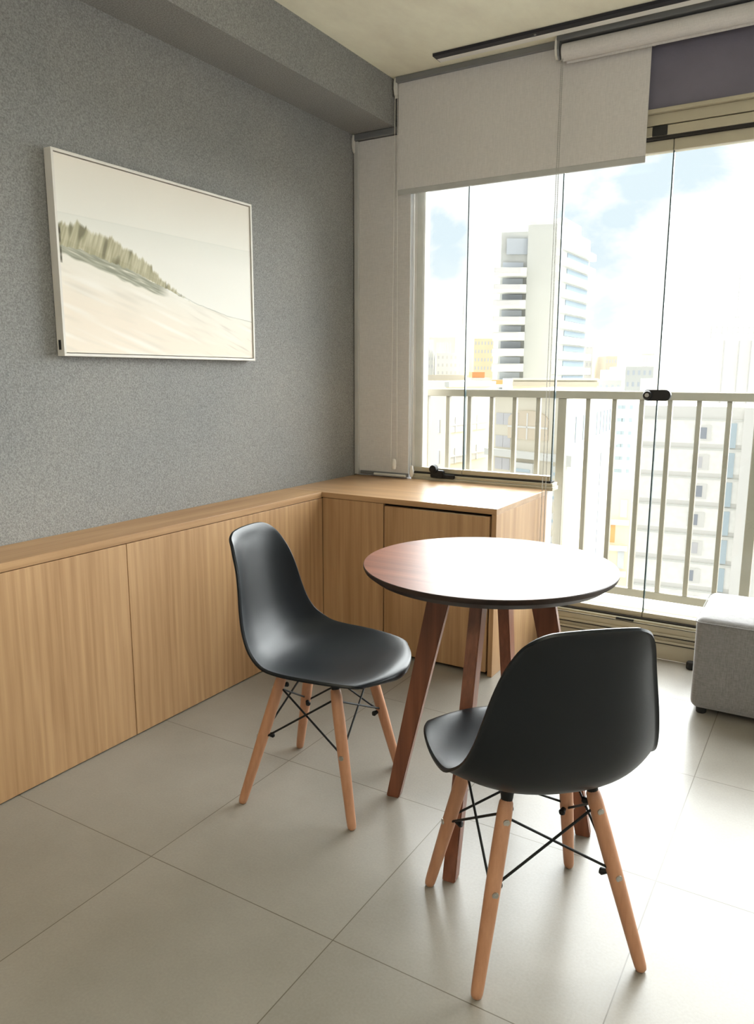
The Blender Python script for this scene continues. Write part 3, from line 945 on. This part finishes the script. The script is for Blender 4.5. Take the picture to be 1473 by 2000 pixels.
class Bld:
    """a building: footprint from three visible corners (left, middle, right), closed behind"""
    def __init__(s, name, label, mat, cL, cM, cR, top, cat='building', group=None, base=GROUND, depth=None):
        s.P = [xy(*cL), xy(*cM)] + ([xy(*cR)] if cR else [])
        if not cR:
            e = (s.P[1]-s.P[0]); nrm = Vector((-e.y, e.x)).normalized()
            if nrm.y < 0: nrm = -nrm
            s.P.append(s.P[1]+nrm*(depth or e.length*.8))
        s.P.append(s.P[0]+s.P[2]-s.P[1])
        s.o = s.P[1]; s.z1 = top; s.root = empty(name, (s.o.x, s.o.y, base)); s.base = base
        tag(s.root, label, cat, group)
        bm = bmesh.new(); prism(bm, [p-s.o for p in s.P], 0, top-base); link('walls', bm, mat, s.root)
        s.win_me = {}

    def face(s, f, u, out=0):
        a, b = (s.P[0], s.P[1]) if f == 0 else (s.P[1], s.P[2])
        e = (b-a); nrm = Vector((e.y, -e.x)).normalized()
        if f == 0 and nrm.dot(s.P[2]-s.P[1]) > 0: nrm = -nrm
        if f == 1 and nrm.dot(s.P[0]-s.P[1]) > 0: nrm = -nrm
        return a+e*u+nrm*out, e.normalized(), nrm

    def slab(s, name, f, u0, u1, z0, z1, out0, out1, mat, parent=None):
        """a box on face f between u0..u1, from out0 to out1 metres off the wall"""
        p0, e, nr = s.face(f, u0, 0); p1, _, _ = s.face(f, u1, 0)
        pts = [p0+nr*out0, p1+nr*out0, p1+nr*out1, p0+nr*out1]
        bm = bmesh.new(); prism(bm, [q-s.o for q in pts], z0-s.base, z1-s.base)
        return link(name, bm, mat, parent or s.root)

    def grid(s, f, cols, rows, w, h, mat, name='window', out=.06):
        """separate windows sharing one mesh; cols in 0..1 along the face, rows = sill heights"""
        first = None
        for z in rows:
            for u in cols:
                p, e, nr = s.face(f, u)
                if first is None:
                    bm = bmesh.new(); hw2 = e*(w/2)
                    prism(bm, [-hw2-nr*.05, hw2-nr*.05, hw2+nr*out, -hw2+nr*out], 0, h)
                    first = link(name, bm, mat, s.root); c = first
                else:
                    c = first.copy(); COL.objects.link(c); c.parent = s.root
                c.location = (p.x-s.o.x, p.y-s.o.y, z-s.base)
        return first


gnd = structure('floor_city', -900, 900, 12, 1500, GROUND-1, GROUND, C['street'])
gnd['label'] = 'pale city ground far below the railing'


def fl(top, n, h): return [top-(k+1)*h for k in range(n)]


# -- concrete balcony tower
DT = 130
zt = zrow(1030, 447, DT)
tw = Bld('concrete_tower', 'tall grey concrete apartment tower with balconies left of the middle glass seam', C['grey'], (1022, 131), (1077, 130), (1141, 146), zt)
H_ = 29.2*DT/1480.5*1.02
tops = [zrow(1000, 510, DT)-k*H_ for k in range(16)]
# left wing behind the balconies
lw = Bld('tmp', '', C['grey'], (972, 133), (1024, 132), None, zrow(1000, 461, 132), depth=9)
wing = lw.root; wing.name = 'left_wing'; [wing.pop(k) for k in ('label', 'category') if k in wing]
wl = [c for c in wing.children][0]; wl.name = 'left_wing'
wl.parent = tw.root; wl.location = (wing.location.x-tw.root.location.x, wing.location.y-tw.root.location.y, 0)
bpy.data.objects.remove(wing)


def wl_box(name, pxl, pxr, D0, D1, z0, z1, mat, parent=None):
    a, b, c, d = xy(pxl, D0), xy(pxr, D0), xy(pxr, D1), xy(pxl, D1)
    bm = bmesh.new(); prism(bm, [q-tw.o for q in (a, b, c, d)], z0-GROUND, z1-GROUND)
    return link(name, bm, mat, parent or tw.root)


for k, z in enumerate(tops):
    pr = 960 if 0 < k < 9 else 964
    if k == 0:
        wl_box('penthouse_glazing', 982, 1022, 131.8, 132.2, zrow(1000, 503, 132), zrow(1000, 474, 132), C['win']); continue
    b = wl_box('balcony', pr, 1022, 129.0, 132, z-.35, z+1.0 if k % 2 else z+.9, C['pale'] if k != 8 else C['pale'])
    wl_box('balcony_opening', 976, 1015, 131.8, 132.2, z+1.0, z+H_-.45, C['win'] if k % 3 else C['windark'])
    wl_box('balcony_rail', pr+1, 1010, 128.8, 129.0, z+.15, z+.85, C['orange'] if k == 8 else C['lilac'], b)
tw.slab('roof_box', 1, .35, .85, zt, zt+2.2, -6, -1, C['pale'])
wl_box('roof_parapet', 1026, 1098, 132, 142, zt, zt+.7, C['pale'])
wl_box('roof_tank', 1038, 1046, 134, 137, zt, zt+1.6, C['grey'])
for k in range(15):
    z = zt-2.4-k*H_
    tw.slab('floor_band', 1, .0, 1.06, z-1.2, z, -.1, .9, C['pale'])
    tw.slab('window_band', 1, .30, .95, z-H_+.25, z-1.45, -.05, .1, C['bandwin'])

# -- cream building with an arched window, near
DC = 62
zc_ = zrow(1090, 765, DC)
cb = Bld('cream_apartment_block', 'cream ornate apartment block with an arched bay window behind the middle railing bars', C['cream'], (962, 66), (1112, 60), (1204, 80), zc_)
h = 48*60/1480.5
cb.slab('cornice', 0, -.02, 1.03, zc_-.5, zc_+.1, -.1, .5, C['pale'])
cb.slab('cornice', 1, -.02, 1.03, zc_-.5, zc_+.1, -.1, .5, C['pale'])
cb.slab('cornice', 0, -.02, 1.03, zc_-5.6, zc_-5.0, -.1, .6, C['pale'])
cb.slab('cornice', 1, -.02, 1.03, zc_-5.9, zc_-5.0, -.1, .6, C['pale'])
# arched window
p, e, nr = cb.face(0, .52)
bm = bmesh.new(); a_, b_ = [], []
for q in range(17):
    t = math.pi*q/16; a_.append((2.1*math.cos(t), .8*math.sin(t)))
outl = [(2.1, -1.6)]+a_+[(-2.1, -1.6)]
A_ = [bm.verts.new(((e*x)-nr*.05).to_3d()+Vector((0, 0, z))) for x, z in outl]; B_ = [bm.verts.new(((e*x)+nr*.15).to_3d()+Vector((0, 0, z))) for x, z in outl]
for i in range(len(outl)): bm.faces.new((A_[i], A_[(i+1) % len(outl)], B_[(i+1) % len(outl)], B_[i]))
bm.faces.new(A_[::-1]); bm.faces.new(B_)
aw = link('arched_window', bm, C['warm'], cb.root); aw.location = (p.x-cb.o.x, p.y-cb.o.y, zc_-2.4-GROUND)
bm = bmesh.new()
for x in (-1.05, 0, 1.05):
    c0_ = e*x; prism(bm, [c0_-e*.06+nr*.1, c0_+e*.06+nr*.1, c0_+e*.06+nr*.22, c0_-e*.06+nr*.22], -1.6, .6)
prism(bm, [-e*2.1+nr*.1, e*2.1+nr*.1, e*2.1+nr*.22, -e*2.1+nr*.22], -.65, -.5)
link('mullion', bm, C['white'], aw)
for k in range(12):
    z = zc_-5.9-k*h
    cb.slab('bay', 0, .36, .66, z-h+.9, z-.05, -.1, .7, C['pale'])
    cb.slab('bay_window', 0, .39, .63, z-h+1.15, z-.55, .6, .78, C['blueglass'])
    cb.slab('ledge', 0, .30, .74, z-h+.65, z-h+.9, -.1, 1.0, C['white'])
    cb.slab('bay', 0, .90, 1.02, z-h+.9, z-.05, -.1, .5, C['pale'])
    cb.slab('bay_window', 0, .915, 1.0, z-h+1.15, z-.55, .45, .58, C['blueglass'])
cb.grid(0, (.13, .235), [zc_-2.9-k*h for k in range(12)], .8, 1.0, C['lilac'])
cb.grid(1, (.36, .72), [zc_-7.6-k*h for k in range(11)], .7, 1.3, C['windark'])
cb.grid(1, (.16, .30, .58, .66, .74, .82, .9), [zc_-4.3], .55, 2.2, C['bandwin'])

# long low parapet block in front of the tower foot
DL = 95
lb = Bld('low_cream_roof_block', 'wide low cream block with a flat roof at the foot of the concrete tower', C['cream'], (1003, 96), (1168, 95), None, zrow(1090, 741, 95), depth=20)
lb.slab('roof_edge', 0, -.01, 1.01, lb.z1-.8, lb.z1-.3, -.1, .5, C['roof'])
lb.slab('roof_edge', 0, -.01, 1.01, lb.z1-.1, lb.z1+.15, -.1, .35, C['pale'])

# -- left white building
DW = 74
zl = zrow(880, 745, DW)
lf = Bld('white_apartment_block', 'off-white apartment block with slanted ribbon windows at the far left of the railing', C['cream'], (826, 80), (872, 72), (962, 80), zl)
lf.slab('cornice', 1, -.01, 1.01, zl-.5, zl, -.1, .4, C['pale'])
for k in range(12):
    z = zl-3.4-k*3.05
    for u0, u1 in ((.06, .42), (.52, .90)):
        w_ = lf.slab('ribbon_window', 1, u0, u1, z-1.5, z, -.05, .12, C['lilac'])
        lf.slab('mullion', 1, (u0*2+u1)/3-.006, (u0*2+u1)/3+.006, z-1.5, z, .1, .2, C['white'], w_)
        lf.slab('mullion', 1, u0, u1, z-.85, z-.7, .1, .2, C['white'], w_)
lf.grid(0, (.75,), [zl-5-k*3.05 for k in range(10)], .7, 1.3, C['lilac'])

# -- right near brick building
DR = 56
zr_ = zrow(1350, 792, DR)
rbld = Bld('white_brick_block', 'large white brick apartment block with horizontal bands behind the right railing bars', C['white'], (1252, 56), (1560, 51.5), None, zr_, depth=7)
hr = 56*56/1480.5
M['citybrick'] = plain('city_pale_brick', srgb(250, 248, 243), .9, var=.05, scale=2.5, spec=.2)
for k in range(14):
    z = zr_-1.0-k*hr
    rbld.slab('brick_band', 0, .02, .80, z-hr+.45, z, -.05, .05, M['citybrick'])
    rbld.slab('window_frame', 0, .385, .50, z-1.45, z-.35, .0, .16, C['white'])
    rbld.slab('window', 0, .415, .455 if k % 2 else .47, z-1.3, z-.5, .1, .2, C['windark'] if k % 3 != 1 else C['lilac'])
    rbld.slab('stair_window', 0, .615, .66, z-1.9, z-.15, .0, .16, C['blueglass'])
    rbld.slab('ledge', 0, 0, .80, z, z+.12, -.05, .15, C['pale'])
rbld.slab('stair_core', 0, .70, 1.0, GROUND+2, zr_, -.05, .8, C['white'])

# tall pale tower at the right with a roof railing and an antenna
DA = 90
za = zrow(1430, 662, DA)
ra = Bld('pale_roof_tower', 'pale blank tower at the right edge with a roof railing and antenna', C['white'], (1386, 90), (1530, 92), None, za, depth=12)
for u in (.16, .36, .52):
    ra.slab('wall_pipe', 0, u, u+.01, za-14, za-.2, -.05, .12, C['lilac'])
bm = bmesh.new()
for u in [i/14 for i in range(15)]:
    p, e, nr = ra.face(0, u, -.3); q_ = p-ra.o
    tube(bm, [(q_.x, q_.y, za-GROUND), (q_.x, q_.y, za-GROUND+1.4)], .04, 6)
for zz in (.7, 1.4):
    a_ = ra.face(0, 0, -.3)[0]-ra.o; b_ = ra.face(0, 1, -.3)[0]-ra.o
    tube(bm, [(a_.x, a_.y, za-GROUND+zz), (b_.x, b_.y, za-GROUND+zz)], .04, 6)
link('roof_railing', bm, C['grey'], ra.root)
p = ra.face(0, .45, -2)[0]-ra.o
bm = bmesh.new(); tube(bm, [(p.x, p.y, za-GROUND), (p.x, p.y, za-GROUND+7.6)], .035, 6); tube(bm, [(p.x-.3, p.y, za-GROUND+2.6), (p.x+.3, p.y, za-GROUND+2.6)], .1, 6)
link('antenna', bm, C['grey'], ra.root)

# slim dotted tower between the cream block and the white brick block
sl = Bld('slim_grey_tower', 'slim grey tower dotted with small square windows between two nearer blocks', C['pale'], (1207, 112), (1243, 111), (1256, 118), zrow(1225, 775, 112))
sl.grid(0, (.15, .32, .45, .85), [sl.z1-1.8-k*1.9 for k in range(11)], .45, .55, C['bandwin'])
lowb = Bld('tan_street_block', 'tan low block with orange balcony screens glimpsed below the slim grey tower', C['tan'], (1196, 84), (1250, 83), None, zrow(1220, 960, 84), depth=10)
for k in range(6):
    z = lowb.z1-1.2-k*3
    lowb.slab('screen', 0, .2 if k % 2 else .6, .45 if k % 2 else .85, z-2, z, -.05, .1, C['orange'] if k % 2 else C['win'])
    lowb.slab('balcony', 0, .1, .95, z-2.8, z-2.3, -.05, .8, C['white'])

# -- skyline: name, label, material, px left, px right, top row, distance, windows
sky = [
    ('yellow_framed_tower', 'far office block with a yellow frame and striped front at the left of the skyline', 'yellow', 838, 888, 660, 330, 'stripe'),
    ('stepped_white_block', 'stepped white far building with an antenna mast left of the first glass seam', 'white', 852, 902, 690, 300, 'dots'),
    ('mast_tower', 'slender white far tower topped by a thin mast next to the first glass seam', 'pale', 897, 914, 652, 360, 'mast'),
    ('yellow_far_block', 'plain pale yellow far block between the mast and the concrete tower', 'yellow', 925, 962, 662, 280, 'dots'),
    ('left_edge_white_block', 'small white far block at the extreme left of the skyline', 'pale', 826, 846, 664, 310, 'dots'),
    ('grey_spotted_tower', 'narrow far tower with dark spotted windows touching the concrete tower on its right', 'pale', 1128, 1156, 668, 260, 'dots'),
    ('low_white_cluster', 'low white far block just right of the spotted narrow tower', 'white', 1150, 1186, 700, 300, 'dots'),
    ('peach_far_block', 'peach coloured far block above the rail, left of the grey slab block', 'warm', 1182, 1204, 696, 250, 'dots'),
    ('grey_slab_block', 'broad grey far slab with dark window dashes left of the black lock', 'grey', 1222, 1286, 716, 200, 'dots'),
    ('small_grey_block', 'small grey far block in front of the peach one', 'grey', 1200, 1226, 722, 220, 'dots'),
    ('table_roof_tower', 'white far tower with an overhanging flat roof rising behind the grey slab block', 'white', 1253, 1272, 694, 320, 'roof'),
    ('peach_roof_block', 'peach far block just right of the seam above the lock', 'warm', 1294, 1316, 703, 280, 'dots'),
    ('lilac_far_block', 'lilac grey far block right of the lock', 'lilac', 1286, 1330, 725, 210, 'dots'),
    ('glazed_grey_block', 'grey blue far block with a gridded front near the pale roof tower', 'grey', 1338, 1368, 712, 215, 'stripe'),
    ('white_right_block', 'white far block squeezed against the pale roof tower', 'pale', 1364, 1388, 716, 230, 'dots'),
    ('cream_far_block', 'cream far block with a flat roof between the lilac and the gridded blocks', 'cream', 1316, 1342, 710, 290, 'dots'),
    ('pale_twin_block', 'tiny pale far block just left of the table-roofed tower', 'pale', 1236, 1252, 706, 340, 'dots'),
    ('cream_step_block', 'tiny cream far block right of the table-roofed tower', 'cream', 1272, 1288, 708, 330, 'dots'),
    ('grey_horizon_block', 'small grey far block half hidden behind the gridded grey block', 'grey', 1330, 1350, 704, 300, 'dots'),
    ('white_horizon_block', 'small white far block between the low white block and the peach block', 'white', 1168, 1184, 692, 330, 'dots'),
    ('lilac_low_block', 'low lilac far block directly above the rail beside the lock on its right', 'lilac', 1300, 1345, 740, 150, 'dots'),
    ('grey_low_block', 'low grey far block directly above the rail left of the white brick block', 'grey', 1170, 1215, 742, 150, 'dots'),
    ('pale_left_block', 'tiny pale far block behind the stepped white block', 'pale', 884, 898, 672, 350, 'dots'),
    ('tall_left_block', 'narrow white far block right of the mast tower', 'white', 912, 926, 655, 340, 'dots'),
    ('left_roof_terrace', 'broad pale yellow roof block directly above the left end of the rail', 'cream', 826, 925, 735, 110, 'plain'),
]
for nm, lab, mt_, l_px, r_px, ty, D, kind in sky:
    z = zrow((l_px+r_px)/2, ty, D)
    b = Bld(nm, lab, C[mt_], (l_px, D), (r_px, D), None, z, depth=14)
    W_ = (b.P[1]-b.P[0]).length
    if kind == 'stripe':
        b.grid(0, [.3+.065*i for i in range(9)], [z-9.5], W_*.03, 7.5, C['win'])
    elif kind == 'dots':
        nn_ = 4 if W_ < 6 else 6
        b.grid(0, [(i+.5)/nn_ for i in range(nn_)], [z-2.2-3.0*i for i in range(4)], W_/nn_*.4, 1.2, C['lilac'] if mt_ != 'grey' else C['win'])
    elif kind == 'mast':
        b.slab('upper_stage', 0, .25, .75, z, z+4, -8, -1, C['pale'])
        c_ = b.face(0, .5, -4)[0]-b.o
        bm = bmesh.new(); tube(bm, [(c_.x, c_.y, z-GROUND+4), (c_.x, c_.y, z-GROUND+16)], [.9, .15], 8); link('mast', bm, C['lilac'], b.root)
    elif kind == 'roof':
        b.slab('flat_roof', 0, -.15, 1.15, z, z+.6, -14, .8, C['grey'])
        b.grid(0, (.2, .5, .8), [z-3, z-6], W_*.15, 2, C['lilac'])
    else:
        b.slab('roof_edge', 0, 0, 1, z-.5, z+.2, -.1, .4, C['roof'])
orf = Bld('orange_roof_house', 'small building with an orange roof box above the rail near the first glass seam', C['pale'], (920, 100), (958, 100), None, zrow(940, 738, 100), depth=6)
orf.slab('orange_roof_box', 0, .08, .72, orf.z1, orf.z1+.75, -4, -.2, C['orange'])
